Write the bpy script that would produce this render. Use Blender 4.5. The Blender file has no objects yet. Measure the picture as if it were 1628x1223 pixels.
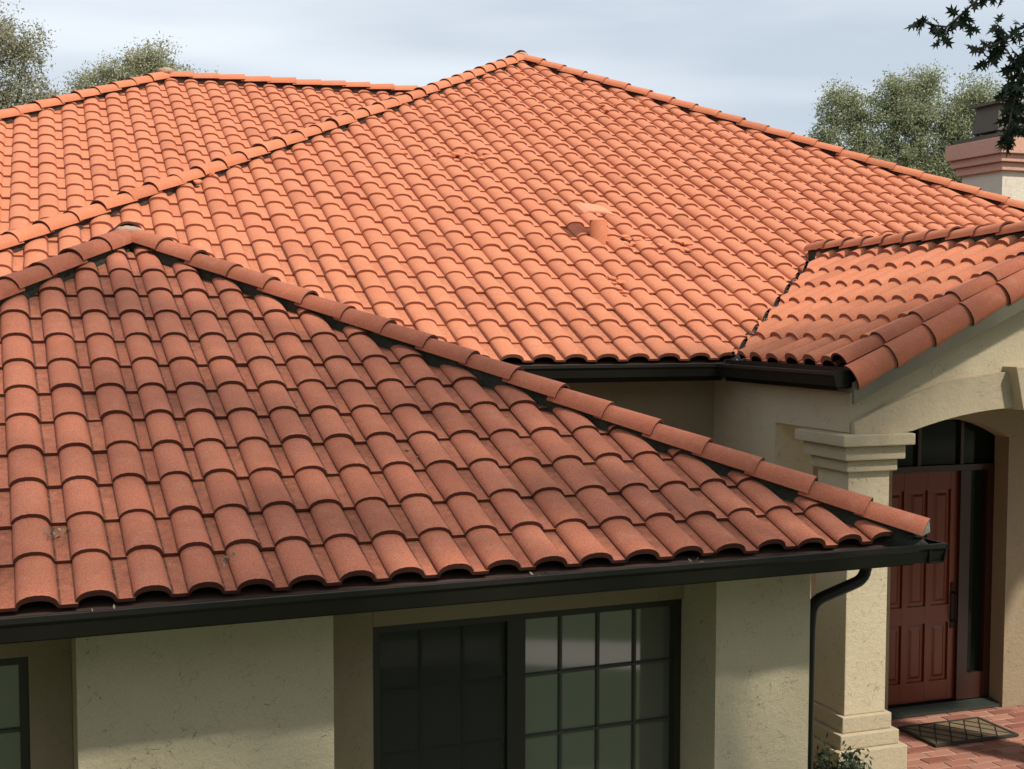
import bpy, bmesh, math, random
import numpy as np
from mathutils import Vector, Matrix
from mathutils.bvhtree import BVHTree

random.seed(7)
rng = np.random.default_rng(7)
scene = bpy.context.scene
COL = scene.collection
H = 4.84                                   # eye height above the lawn

# ------------------------------------------------------------------ camera
YAW, PITCH, ROLL, FPX = .3599, .0643, .0017, 2072.06
cy_, sy_ = math.cos(YAW), math.sin(YAW)
fwd = Vector((sy_*math.cos(PITCH), cy_*math.cos(PITCH), -math.sin(PITCH)))
rt = Vector((cy_, -sy_, 0)); up = rt.cross(fwd)
rx = rt*math.cos(ROLL)+up*math.sin(ROLL); ux = -rt*math.sin(ROLL)+up*math.cos(ROLL)
cam_d = bpy.data.cameras.new("camera"); cam = bpy.data.objects.new("camera", cam_d); COL.objects.link(cam)
cam.matrix_world = Matrix(((rx.x, ux.x, -fwd.x, 0), (rx.y, ux.y, -fwd.y, 0), (rx.z, ux.z, -fwd.z, H), (0, 0, 0, 1)))
cam_d.sensor_fit = 'HORIZONTAL'; cam_d.sensor_width = 36
cam_d.lens = 36*FPX/1628
cam_d.shift_x = -.00733; cam_d.shift_y = .01606
cam_d.clip_start = .1; cam_d.clip_end = 2000
scene.camera = cam
CAMP = Vector((0, 0, H))

# ------------------------------------------------------------------ light
SUN = Vector((.33, -.56, .77)).normalized()
sun_d = bpy.data.lights.new("sun", 'SUN'); sun = bpy.data.objects.new("sun", sun_d); COL.objects.link(sun)
sun_d.energy = 3.2; sun_d.angle = math.radians(3.2); sun_d.color = (1.0, .93, .82)
sun.rotation_euler = SUN.to_track_quat('Z', 'Y').to_euler(); sun.location = (20, -10, 30)
world = bpy.data.worlds.new("World"); scene.world = world; world.use_nodes = True
wn = world.node_tree; wn.nodes.clear()
def wnode(t, **k):
    n = wn.nodes.new(t)
    for a, b in k.items(): setattr(n, a, b)
    return n
wo = wnode('ShaderNodeOutputWorld'); bg = wnode('ShaderNodeBackground'); bg.inputs[1].default_value = .1
sky = wnode('ShaderNodeTexSky', sky_type='NISHITA', sun_disc=False)
sky.sun_elevation = math.asin(SUN.z); sky.sun_rotation = math.atan2(SUN.x, SUN.y)
sky.air_density = 1.0; sky.dust_density = 1.0
tc = wnode('ShaderNodeTexCoord'); mp = wnode('ShaderNodeMapping'); mp.inputs['Scale'].default_value = (.9, .9, 5.5)
mp.inputs['Rotation'].default_value = (math.radians(6), math.radians(-4), 0)
nz = wnode('ShaderNodeTexNoise'); nz.inputs['Scale'].default_value = 2.4; nz.inputs['Detail'].default_value = 5; nz.inputs['Roughness'].default_value = .45
cr = wnode('ShaderNodeValToRGB')
cr.color_ramp.elements[0].position = .36; cr.color_ramp.elements[0].color = (4.5, 5.1, 5.8, 1)
cr.color_ramp.elements[1].position = .66; cr.color_ramp.elements[1].color = (6.8, 7.3, 7.8, 1)
mx = wnode('ShaderNodeMixRGB'); mx.inputs[0].default_value = .93
wn.links.new(tc.outputs['Generated'], mp.inputs[0]); wn.links.new(mp.outputs[0], nz.inputs['Vector'])
wn.links.new(nz.outputs['Fac'], cr.inputs[0]); wn.links.new(sky.outputs[0], mx.inputs[1]); wn.links.new(cr.outputs[0], mx.inputs[2])
wn.links.new(mx.outputs[0], bg.inputs[0]); wn.links.new(bg.outputs[0], wo.inputs[0])
scene.view_settings.view_transform = 'Standard'; scene.view_settings.look = 'None'
scene.view_settings.exposure = .42; scene.view_settings.gamma = 1
scene.view_settings.use_curve_mapping = False
try:
    scene.cycles.max_bounces = 6; scene.cycles.use_denoising = True
except Exception: pass

# ------------------------------------------------------------------ materials
class NT:
    def __init__(s, name):
        s.m = bpy.data.materials.new(name); s.m.use_nodes = True; s.t = s.m.node_tree
        s.b = s.t.nodes['Principled BSDF']; s.b.inputs['Roughness'].default_value = .8
    def n(s, t, **k):
        x = s.t.nodes.new(t)
        for a, b in k.items():
            if a in x.inputs.keys(): x.inputs[a].default_value = b
            else: setattr(x, a, b)
        return x
    def l(s, a, b): s.t.links.new(a, b)
    def coord(s, kind='Object'): return s.n('ShaderNodeTexCoord').outputs[kind]
    def noise(s, vec, scale, detail=3, rough=.5, dist=0):
        x = s.n('ShaderNodeTexNoise', Scale=scale, Detail=detail, Roughness=rough, Distortion=dist); s.l(vec, x.inputs['Vector']); return x.outputs['Fac']
    def ramp(s, f, stops):
        r = s.n('ShaderNodeValToRGB'); e = r.color_ramp.elements
        while len(e) < len(stops): e.new(.5)
        for i, (p, c) in enumerate(stops):
            e[i].position = p; e[i].color = (*c, 1) if len(c) == 3 else c
        s.l(f, r.inputs[0]); return r.outputs[0]
    def mix(s, f, a, b, mode='MIX'):
        x = s.n('ShaderNodeMixRGB', blend_type=mode)
        for i, v in enumerate((f, a, b)):
            if isinstance(v, (int, float)): x.inputs[i].default_value = v if i == 0 else (v, v, v, 1)
            elif isinstance(v, tuple): x.inputs[i].default_value = (*v, 1)
            else: s.l(v, x.inputs[i])
        return x.outputs[0]
    def math(s, op, a, b=0):
        x = s.n('ShaderNodeMath', operation=op)
        for i, v in enumerate((a, b)):
            if isinstance(v, (int, float)): x.inputs[i].default_value = v
            else: s.l(v, x.inputs[i])
        return x.outputs[0]
    def bump(s, h, strength=.3, dist=.01):
        x = s.n('ShaderNodeBump', Strength=strength, Distance=dist); s.l(h, x.inputs['Height']); s.l(x.outputs[0], s.b.inputs['Normal'])
    def base(s, c): (s.l(c, s.b.inputs['Base Color']) if not isinstance(c, tuple) else setattr(s.b.inputs['Base Color'], 'default_value', (*c, 1)))
    def rough(s, v): s.b.inputs['Roughness'].default_value = v

def terracotta(name, ca, cb, dirt=(.07, .045, .03), pan=True, jd=.55, pd=.45, gs=130, gm=.6):
    t = NT(name); oi = t.n('ShaderNodeObjectInfo').outputs['Random']; ri = t.n('ShaderNodeNewGeometry').outputs['Random Per Island']
    r = t.math('FRACT', t.math('ADD', oi, ri))
    co = t.coord(); off = t.n('ShaderNodeVectorMath', operation='ADD'); t.l(co, off.inputs[0])
    cx = t.n('ShaderNodeCombineXYZ'); t.l(t.math('MULTIPLY', oi, 37.0), cx.inputs[0]); t.l(t.math('MULTIPLY', oi, 61.0), cx.inputs[1]); t.l(cx.outputs[0], off.inputs[1])
    v = off.outputs[0]
    col = t.mix(r, ca, cb)
    col = t.mix(t.ramp(r, [(.84, (0, 0, 0)), (.99, (.36, .36, .36))]), col, (.34, .12, .065))
    big = t.noise(v, 5, 4, .6); col = t.mix(t.math('MULTIPLY', big, .55), col, tuple(x*.72 for x in cb))
    # pale weathering bloom and grain
    bl = t.ramp(t.noise(v, 9, 5, .65), [(.52, (0, 0, 0)), (.8, (1, 1, 1))])
    col = t.mix(t.math('MULTIPLY', bl, .22), col, (.56, .40, .29))
    gr = t.noise(v, gs, 2, .6)
    col = t.mix(gm, col, t.ramp(gr, [(.3, (.5, .46, .43)), (.5, (1, 1, 1)), (.72, (1.45, 1.4, 1.35))]), 'MULTIPLY')
    if pan:   # soil and soot collect in the channel beside the barrel (a wear mark of the tile itself)
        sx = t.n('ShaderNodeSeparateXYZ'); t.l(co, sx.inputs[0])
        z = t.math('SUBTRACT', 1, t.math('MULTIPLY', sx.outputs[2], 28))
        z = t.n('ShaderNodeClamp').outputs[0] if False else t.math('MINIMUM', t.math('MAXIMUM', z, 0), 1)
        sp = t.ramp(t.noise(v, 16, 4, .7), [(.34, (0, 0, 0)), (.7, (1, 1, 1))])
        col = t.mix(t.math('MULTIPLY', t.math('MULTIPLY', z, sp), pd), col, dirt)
        ax_ = t.math('ABSOLUTE', t.math('SUBTRACT', t.math('ABSOLUTE', sx.outputs[0]), .117))
        jl = t.math('MINIMUM', t.math('MAXIMUM', t.math('SUBTRACT', 1.5, t.math('MULTIPLY', ax_, 130)), 0), 1)
        jn = t.ramp(t.noise(v, 45, 3, .6), [(.30, (.2, .2, .2)), (.55, (1, 1, 1))])
        col = t.mix(t.math('MULTIPLY', t.math('MULTIPLY', jl, jn), jd), col, (.06, .032, .022))
        z2 = t.ramp(t.noise(v, 65, 3, .7), [(.62, (0, 0, 0)), (.7, (1, 1, 1))])
        lim = t.ramp(t.noise(v, 7, 2, .5), [(.5, (0, 0, 0)), (.66, (1, 1, 1))])
        col = t.mix(t.math('MULTIPLY', t.math('MULTIPLY', z2, lim), .55), col, (.06, .04, .03))
    t.base(col); t.rough(.88); t.b.inputs['Specular IOR Level'].default_value = .25
    t.bump(t.math('ADD', gr, t.math('MULTIPLY', big, 1.5)), .35, .004)
    return t.m
M = {}
M['tile'] = terracotta('terracotta_tile', (.635, .236, .126), (.59, .208, .110))
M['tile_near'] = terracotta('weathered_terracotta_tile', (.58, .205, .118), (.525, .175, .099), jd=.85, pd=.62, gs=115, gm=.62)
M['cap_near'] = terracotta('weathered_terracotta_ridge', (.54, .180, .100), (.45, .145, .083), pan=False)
M['tile_mass'] = terracotta('terracotta_tile_mass', (.635, .236, .126), (.59, .208, .110), pan=False)
M['cap'] = terracotta('terracotta_ridge', (.65, .234, .12), (.58, .196, .10), pan=False)
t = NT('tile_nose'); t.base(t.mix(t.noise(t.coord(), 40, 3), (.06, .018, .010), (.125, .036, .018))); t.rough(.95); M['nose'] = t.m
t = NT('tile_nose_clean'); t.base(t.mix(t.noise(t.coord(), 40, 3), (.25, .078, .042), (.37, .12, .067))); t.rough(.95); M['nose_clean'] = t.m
t = NT('tile_under_shade'); t.base((.04, .018, .011)); t.rough(.95); M['under'] = t.m  # underside colour darkened to stand for shade in the open tile ends
t = NT('roof_underlay'); t.base(t.mix(t.noise(t.coord(), 8), (.05, .03, .02), (.10, .05, .035))); M['deck'] = t.m
t = NT('green_shade_mortar'); c = t.coord(); t.base(t.mix(t.noise(c, 14, 5, .7), (.015, .018, .012), (.07, .075, .05))); t.bump(t.noise(c, 30, 5, .7), .9, .03); t.rough(.95); M['mortar'] = t.m  # dark green mortar, blackened to stand for the shade under the caps
t = NT('red_shade_mortar'); c = t.coord(); t.base(t.mix(t.noise(c, 14, 5, .7), (.02, .018, .012), (.12, .06, .04))); t.bump(t.noise(c, 30, 5, .7), .9, .03); t.rough(.95); M['red_shade_mortar'] = t.m  # dark red mortar; its tone carries the shadow below the main caps
t = NT('grey_mortar'); c = t.coord(); t.base(t.mix(t.noise(c, 18, 5, .7), (.16, .155, .12), (.36, .35, .28))); t.bump(t.noise(c, 40, 5, .7), .8, .02); t.rough(.95); M['greym'] = t.m
t = NT('pale_mortar'); c = t.coord(); t.base(t.mix(t.noise(c, 18, 5, .7), (.38, .22, .15), (.50, .36, .27))); t.bump(t.noise(c, 40, 5, .7), .8, .02); t.rough(.95); M['pale'] = t.m
t = NT('bronze_gutter'); c = t.coord(); t.base(t.mix(t.noise(c, 3, 5, .7), (.007, .0065, .0045), (.018, .017, .012))); t.rough(.45); t.b.inputs['Specular IOR Level'].default_value = .28
t.bump(t.noise(c, 2.5, 2), .12, .02); M['gutter'] = t.m
def stucco(name, ca, cb, crack=.75, sc=1.0):
    t = NT(name); c = t.coord()
    base = t.mix(t.noise(c, 1.3*sc, 5, .6), ca, cb)
    fine = t.noise(c, 90, 4, .7)
    base = t.mix(.5, base, t.ramp(fine, [(.3, (.72, .7, .68)), (.55, (1, 1, 1))]), 'MULTIPLY')
    dm = t.n('ShaderNodeMapping'); t.l(c, dm.inputs[0]); dm.inputs['Scale'].default_value = (1, 1, .8)
    dn = t.n('ShaderNodeTexNoise', Scale=6, Detail=4); t.l(c, dn.inputs['Vector'])
    add = t.n('ShaderNodeMixRGB', blend_type='ADD'); add.inputs[0].default_value = .35; t.l(dm.outputs[0], add.inputs[1]); t.l(dn.outputs['Color'], add.inputs[2])
    vo = t.n('ShaderNodeTexVoronoi', feature='DISTANCE_TO_EDGE', Scale=8.5*sc); t.l(add.outputs[0], vo.inputs['Vector'])
    line = t.ramp(vo.outputs['Distance'], [(.0, (1, 1, 1)), (.018, (0, 0, 0))])
    msk = t.ramp(t.noise(c, 5.5*sc, 3, .6), [(.47, (0, 0, 0)), (.6, (1, 1, 1))])
    msk2 = t.ramp(t.noise(c, 21*sc, 3, .6), [(.44, (0, 0, 0)), (.55, (1, 1, 1))])
    k = t.math('MULTIPLY', t.math('MULTIPLY', line, msk), msk2)
    base = t.mix(t.math('MULTIPLY', k, crack), base, (.10, .085, .06))
    pit = t.ramp(t.noise(c, 55*sc, 2, .5), [(.70, (0, 0, 0)), (.76, (1, 1, 1))])
    base = t.mix(t.math('MULTIPLY', pit, .35*crack), base, (.14, .12, .09))
    t.base(base); t.rough(.92); t.b.inputs['Specular IOR Level'].default_value = .2
    t.bump(t.math('SUBTRACT', t.math('ADD', fine, t.math('MULTIPLY', t.noise(c, 22, 4, .6), 1.4)), t.math('MULTIPLY', k, 2)), .6, .010)
    return t.m
M['stucco'] = stucco('cream_stucco', (.53, .445, .295), (.62, .53, .37))
M['stucco_warm_shade'] = stucco('warm_shaded_stucco', (.31, .24, .155), (.37, .29, .19), .15)  # warm stucco darkened to stand for shade under the main eave
M['cast'] = stucco('cast_stone_trim', (.45, .37, .25), (.53, .445, .305), .15)
M['white'] = stucco('white_stucco', (.74, .72, .66), (.80, .78, .73), .1)
M['chim'] = stucco('pale_cream_stucco', (.72, .64, .52), (.78, .70, .58), .1)
M['salmon'] = stucco('salmon_stucco', (.64, .35, .26), (.70, .40, .30), .05)
t = NT('dark_frame'); t.base((.022, .017, .011)); t.rough(.45); M['frame'] = t.m
t = NT('muntin'); t.base((.055, .05, .038)); t.rough(.5); M['muntin'] = t.m
t = NT('window_glass'); t.base((.10, .108, .082)); t.rough(.05); t.b.inputs['IOR'].default_value = 2.3; t.bump(t.noise(t.coord(), 1.4, 2), .03, .02); M['glass'] = t.m
t = NT('dimmed_glass'); t.base((.008, .011, .008)); t.rough(.08); t.b.inputs['IOR'].default_value = 1.25; M['glass_dim'] = t.m  # colour and reflections dimmed to stand for the shade of the porch
t = NT('insect_screen'); t.base((.028, .030, .022)); t.rough(.75); t.b.inputs['Specular IOR Level'].default_value = .3; M['screen'] = t.m
def wood(name, a, b):
    t = NT(name); mp_ = t.n('ShaderNodeMapping'); t.l(t.coord(), mp_.inputs[0]); mp_.inputs['Scale'].default_value = (22, 22, 1.2)
    n1 = t.noise(mp_.outputs[0], 2.2, 5, .65, 1.0); t.base(t.mix(n1, a, b)); t.rough(.30); t.bump(n1, .12, .004); return t.m
M['door'] = wood('mahogany', (.10, .017, .007), (.20, .038, .014))
M['door_dark'] = wood('dark_mahogany', (.028, .009, .006), (.055, .016, .009))
t = NT('threshold_metal'); t.base((.035, .045, .035)); t.rough(.4); M['thresh'] = t.m
t = NT('black_iron'); t.base((.015, .014, .012)); t.rough(.4); t.b.inputs['Metallic'].default_value = .7; M['iron'] = t.m
t = NT('interior_dark'); t.base((.02, .018, .014)); M['dark'] = t.m
t = NT('chimney_metal'); t.base(t.mix(t.noise(t.coord(), 9, 4), (.07, .055, .038), (.11, .09, .065))); t.rough(.6); M['cowl'] = t.m
t = NT('paver'); oi = t.n('ShaderNodeObjectInfo').outputs['Random']; c = t.coord()
t.base(t.mix(t.noise(c, 12, 5, .65), t.mix(oi, (.30, .10, .065), (.40, .17, .11)), t.mix(oi, (.17, .06, .045), (.42, .22, .16)))); t.rough(.75); t.bump(t.noise(c, 40, 4), .4, .004); M['paver'] = t.m
t = NT('grout'); t.base((.50, .41, .33)); M['grout'] = t.m
t = NT('mat_fibre'); c = t.coord(); wv = t.n('ShaderNodeTexWave', Scale=38, Distortion=1.0); t.l(c, wv.inputs['Vector']); t.base(t.mix(wv.outputs['Fac'], (.16, .11, .065), (.36, .27, .16))); t.bump(wv.outputs['Fac'], .8, .006); M['mat'] = t.m
t = NT('mat_dark'); t.base((.035, .03, .02)); t.rough(.9); M['matdark'] = t.m
t = NT('lawn'); c = t.coord(); t.base(t.mix(t.noise(c, .35, 5, .6), t.mix(t.noise(c, 9, 4, .7), (.030, .055, .016), (.075, .11, .03)), (.06, .075, .03))); t.rough(.95); M['lawn'] = t.m
t = NT('concrete'); c = t.coord(); t.base(t.mix(t.noise(c, 1.5, 6, .65), (.33, .29, .25), (.42, .37, .33))); M['concrete'] = t.m
t = NT('bark'); c = t.coord(); t.base(t.mix(t.noise(c, 9, 5, .7), (.07, .055, .04), (.20, .17, .13))); t.bump(t.noise(c, 16, 4), .8, .02); M['bark'] = t.m
def leafmat(name, a, b, trans=.33):
    t = NT(name); ri = t.n('ShaderNodeNewGeometry').outputs['Random Per Island']
    col = t.mix(ri, a, b); t.base(col); t.rough(.6)
    tr = t.n('ShaderNodeBsdfTranslucent'); t.l(col, tr.inputs[0]); ms = t.n('ShaderNodeMixShader'); ms.inputs[0].default_value = trans
    t.l(t.b.outputs[0], ms.inputs[1]); t.l(tr.outputs[0], ms.inputs[2]); t.l(ms.outputs[0], t.t.nodes['Material Output'].inputs[0]); return t.m
M['leaf_grey'] = leafmat('grey_green_leaf', (.20, .20, .11), (.46, .43, .29))
M['leaf_olive'] = leafmat('olive_leaf', (.22, .23, .11), (.50, .47, .31))
M['leaf_green'] = leafmat('willow_leaf', (.20, .22, .10), (.44, .45, .27))
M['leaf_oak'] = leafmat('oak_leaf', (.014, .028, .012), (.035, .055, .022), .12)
M['leaf_shrub'] = leafmat('shrub_leaf', (.018, .034, .014), (.05, .075, .03), .12)

# ------------------------------------------------------------------ helpers
def link(name, me, parent=None, label=None, cat=None, kind=None, group=None):
    o = bpy.data.objects.new(name, me); COL.objects.link(o)
    if parent is not None:
        o.parent = parent
        if parent.get('_loc') is not None: o.matrix_parent_inverse = Matrix.Translation(-Vector(parent['_loc']))
    if label: o['label'] = label
    if cat: o['category'] = cat
    if kind: o['kind'] = kind
    if group: o['group'] = group
    return o
def thing(name, loc, label, cat, group=None, kind=None):
    o = link(name, None, None, label, cat, kind, group); o.location = loc; o['_loc'] = tuple(loc); return o
class MB:
    """collects faces for ONE mesh"""
    def __init__(s): s.v = []; s.f = []; s.mi = []; s.sm = []
    def add(s, vs, fs, mi=0, smooth=False):
        k = len(s.v); s.v += [tuple(x) for x in vs]
        for f in fs: s.f.append(tuple(k+i for i in f)); s.mi.append(mi); s.sm.append(smooth)
    def box(s, fr, a0, a1, b0, b1, c0, c1, mi=0, bev=0):
        P = [fr(a, b, c) for c in (c0, c1) for b in (b0, b1) for a in (a0, a1)]
        s.add(P, [(0, 2, 3, 1), (4, 5, 7, 6), (0, 1, 5, 4), (2, 6, 7, 3), (0, 4, 6, 2), (1, 3, 7, 5)], mi)
    def ngon_prism(s, fr, pts, c0, c1, plane='ac', mi=0, smooth_sides=False):
        """pts: polygon in (a,c); extruded over b from c0 to c1"""
        n = len(pts)
        P = [fr(a, c0, c) for a, c in pts]+[fr(a, c1, c) for a, c in pts]
        s.add(P, [tuple(range(n)), tuple(range(2*n-1, n-1, -1))], mi)
        s.add(P, [(i, i+n, (i+1) % n+n, (i+1) % n) for i in range(n)], mi, smooth_sides)
    def sweep(s, prof, p0, p1, A, B, mi=0, cap=True, closed=True, smooth=False):
        n = len(prof); p0 = Vector(p0); p1 = Vector(p1)
        P = [p0+A*a+B*b for a, b in prof]+[p1+A*a+B*b for a, b in prof]
        m = n if closed else n-1
        s.add(P, [(i, (i+1) % n, (i+1) % n+n, i+n) for i in range(m)], mi, smooth)
        if cap and closed: s.add(P, [tuple(range(n-1, -1, -1)), tuple(range(n, 2*n))], mi)
    def tube(s, pts, rad, n=8, mi=0, cap=True):
        pts = [Vector(p) for p in pts]; rad = rad if isinstance(rad, (list, tuple)) else [rad]*len(pts)
        ring = []; ref = Vector((.31, .22, .93))
        for i, p in enumerate(pts):
            d = (pts[min(i+1, len(pts)-1)]-pts[max(i-1, 0)]).normalized()
            a = d.cross(ref); a = a.normalized() if a.length > 1e-4 else Vector((1, 0, 0)); b = d.cross(a)
            ring.append([p+(a*math.cos(2*math.pi*k/n)+b*math.sin(2*math.pi*k/n))*rad[i] for k in range(n)])
        vs = [q for r in ring for q in r]
        s.add(vs, [(i*n+k, i*n+(k+1) % n, (i+1)*n+(k+1) % n, (i+1)*n+k) for i in range(len(pts)-1) for k in range(n)], mi, True)
        if cap: s.add(ring[0], [tuple(range(n))], mi); s.add(ring[-1], [tuple(range(n))], mi)
    def mesh(s, name, mats):
        me = bpy.data.meshes.new(name); me.from_pydata(s.v, [], s.f)
        for m in mats: me.materials.append(m)
        me.polygons.foreach_set('material_index', s.mi); me.polygons.foreach_set('use_smooth', s.sm); me.update(); return me
    def build(s, name, mats, parent=None, recalc=True, bevel=0, **k):
        me = s.mesh(name, mats if isinstance(mats, (list, tuple)) else [mats])
        if recalc or bevel:
            bm = bmesh.new(); bm.from_mesh(me)
            bmesh.ops.remove_doubles(bm, verts=bm.verts, dist=1e-5)
            if bevel: bmesh.ops.bevel(bm, geom=list(bm.edges), offset=bevel, segments=2, affect='EDGES', profile=.6, clamp_overlap=True)
            bmesh.ops.recalc_face_normals(bm, faces=bm.faces); bm.to_mesh(me); bm.free()
        return link(name, me, parent, **k)

Zv = Vector((0, 0, 1))
def frame(P, yaw, al):
    c, s = math.cos(yaw), math.sin(yaw); X = Vector((c, s, 0)); Y = Vector((-s, c, 0)); S = Y*math.cos(al)+Zv*math.sin(al)
    return Vector(P)+Vector((0, 0, H)), X, Y, S, X.cross(S)
PN, XN, YN, SN, NN = frame((-.0488, 7.2703, -1.4931), .0309, .3977)
PM, XM, YM, SM, NM = frame((4.4838, 12.0575, -.3654), -.0134, .4331)
PB, XB, YB, SB, NB = frame((-.039, 19.891, 2.465), -.0134, .4331)
def Nf(a, b, z): return Vector((PN.x, PN.y, H))+XN*a+YN*b+Zv*z       # front wing frame, z measured from eye height
def Mf(u, v, z): return Vector((PM.x, PM.y, H))+XM*u+YM*v+Zv*z       # main block frame
AN, AM = .3977, .4331
HB, TT = .070, .024            # barrel height, tile thickness
BASE = HB+TT+.004              # fit planes run through the barrel noses: the tile bed lies this far below

# ------------------------------------------------------------------ tile meshes
def stile_geo(w, L, bw, seg=8, e=.44):
    """S-shaped tile: half-round barrel plus flat channel; x across, y up the slope, z off the roof"""
    prof = []
    for a, b in ((-1, .16), (-.95, .42), (-.80, .68), (-.50, .91), (-.12, 1), (.28, .97), (.56, .85), (.79, .63), (.92, .39), (.985, .17), (1.02, 0)):
        prof.append((a*bw/2, b*HB))
    prof += [(w-bw/2+.014, 0.0)]
    def lift(y): return TT*(1-y/e)
    mb = MB(); n = len(prof); t0, t1 = 1.0, .93
    def pt(x, z, y, tp, off=0): return (x*tp, y, z*(.96 if tp < 1 else 1)+lift(y)+off)
    top = [pt(x, z, 0, 1) for x, z in prof]+[pt(x, z, L, t1 if abs(x) <= bw/2+.001 else 1) for x, z in prof]
    mb.add(top, [(i, i+1, i+1+n, i+n) for i in range(n-1)], 0, True)
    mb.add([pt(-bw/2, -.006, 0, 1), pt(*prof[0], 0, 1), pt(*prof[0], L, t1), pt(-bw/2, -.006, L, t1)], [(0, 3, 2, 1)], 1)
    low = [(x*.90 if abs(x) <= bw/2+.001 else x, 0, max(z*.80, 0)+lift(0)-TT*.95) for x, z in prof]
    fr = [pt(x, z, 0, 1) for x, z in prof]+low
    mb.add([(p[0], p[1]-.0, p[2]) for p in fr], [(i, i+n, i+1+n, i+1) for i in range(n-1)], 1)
    back = [(x*.86 if abs(x) <= bw/2+.001 else x, L, max(z*.75, 0)+lift(L)-TT*.9) for x, z in prof]
    mb.add(low+back, [(i, i+n, i+1+n, i+1) for i in range(n-1)], 2, True)
    return mb
def barrel_geo(w0, w1, h, L, tilt, th=.02, seg=10):
    mb = MB(); n = seg+1
    A = [(-w0/2*math.cos(math.pi*k/seg), 0, h*math.sin(math.pi*k/seg)+tilt) for k in range(n)]
    B = [(-w1/2*math.cos(math.pi*k/seg), L, h*.93*math.sin(math.pi*k/seg)) for k in range(n)]
    Ai = [(-(w0/2-th)*math.cos(math.pi*k/seg), 0, (h-th)*math.sin(math.pi*k/seg)+tilt) for k in range(n)]
    Bi = [(-(w1/2-th)*math.cos(math.pi*k/seg), L, (h*.93-th)*math.sin(math.pi*k/seg)) for k in range(n)]
    mb.add(A+B, [(i, i+1, i+1+n, i+n) for i in range(seg)], 0, True)
    mb.add(A+Ai, [(i, i+n, i+1+n, i+1) for i in range(seg)], 1)
    mb.add(Ai+Bi, [(i, i+n, i+1+n, i+1) for i in range(seg)], 2, True)
    for k in (0, seg): mb.add([A[k], B[k], Bi[k], Ai[k]], [(0, 1, 2, 3)], 1)
    return mb
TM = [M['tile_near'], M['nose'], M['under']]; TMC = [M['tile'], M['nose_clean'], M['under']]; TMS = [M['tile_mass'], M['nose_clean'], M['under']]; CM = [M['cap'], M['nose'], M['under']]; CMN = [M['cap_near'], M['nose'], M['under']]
WN, EN, WM, EM = .31, .4454, .3396, .421

# ------------------------------------------------------------------ house: decks (roof planes)
house = thing('house', (4, 12, 0), 'cream stucco house under hipped terracotta tile roofs', 'house')
def plane_pt(P, X, Y, al, u, v, off=0):           # point on a tile bed (u across, v horizontal run)
    N = X.cross(Y*math.cos(al)+Zv*math.sin(al))
    return P+X*u+Y*v+Zv*(v*math.tan(al))-N*(BASE+off)
def nbed(u, v, off=0): return plane_pt(PN, XN, YN, AN, u, v, off)
def mbed(u, v, off=0): return plane_pt(PM, XM, YM, AM, u, v, off)
OFF = Vector((PM.x-PB.x, PM.y-PB.y, 0))
def bbed(u, v, off=0):                             # back roof in its own frame (origin PB)
    return plane_pt(PB, XB, YB, AM, u, v, off)
D = .03
# front wing hip roof
NA = (1.10, 5.28); NRc = (5.80, 0.0); NLc = (-3.42, 0.0)
a_ = nbed(*NA, D); rc = nbed(*NRc, D); lc = nbed(*NLc, D)
rb = rc+YN*6.0; ab = a_+YN*3.2; lb = lc+YN*6.0
roof_f = MB()
def slab(mb, pts, t=.03):
    n = len(pts); P = [Vector(p) for p in pts]; Q = [p-Zv*t for p in P]
    mb.add(P+Q, [tuple(range(n)), tuple(range(2*n-1, n-1, -1))]+[(i, (i+1) % n, (i+1) % n+n, i+n) for i in range(n)])
slab(roof_f, [a_, lc, rc]); slab(roof_f, [a_, rc, rb, ab]); slab(roof_f, [a_, ab, lb, lc])
front_roof = roof_f.build('front_wing_roof', M['deck'], house, label='nearest hipped roof of duller tree-shaded tiles')
# main hip roof
MA = (4.19, 11.35); ML = (-7.10, 0.0); MRx = 4.19+.85*11.35
m_a = mbed(*MA, D); m_l = mbed(*ML, D); m_r = mbed(MRx, 0, D)
VT = (4.95, 2.41); VB = (2.33, -.19)
mb = MB()
slab(mb, [m_a, m_l, mbed(VB[0]+.19, 0, D), mbed(*VT, D), mbed(VT[0]+2.41, 0, D), m_r])
slab(mb, [m_a, m_r, m_r+YM*22, m_a+YM*9]); slab(mb, [m_a, m_a+YM*9, m_l+YM*14+Zv*-.2, m_l])
slab(mb, [mbed(6.45, -1.15, D), mbed(12, -1.15, D), mbed(12, -.01, D), mbed(6.45, -.01, D)])  # unseen extra slab, added off to the right to shade the upper door
main_roof = mb.build('main_roof', M['deck'], house, label='tallest hipped roof, bright orange tiles around a small vent')
# rear block roof
BZ = 4.13; b_run = (BZ+H-PB.z)/math.tan(AM)        # run from row 0 to the ridge
du = PB-Vector((PM.x, PM.y, PB.z)); bu0 = du.dot(XM); bv0 = du.dot(YM)
BAu = -2.33-bu0                                    # apex u in the rear frame
BV0 = 1.8-bv0                                      # eave v in the rear frame
b_a = bbed(BAu, b_run, D); b_r = bbed(3.2-bu0, b_run, D)
b_l = bbed(BAu-(b_run-BV0), BV0, D); b_er = bbed(3.2-bu0, BV0, D)
mb = MB(); slab(mb, [b_a, b_l, b_er, b_r]); slab(mb, [b_a, b_r, b_r+YM*9-Zv*4.2, b_a+YM*9-Zv*4.2]); slab(mb, [b_a, b_a+YM*9-Zv*4.2, b_l+YM*9, b_l])
rear_roof = mb.build('rear_roof', M['deck'], house, label='hipped roof behind at the left with long level ridge')
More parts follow.
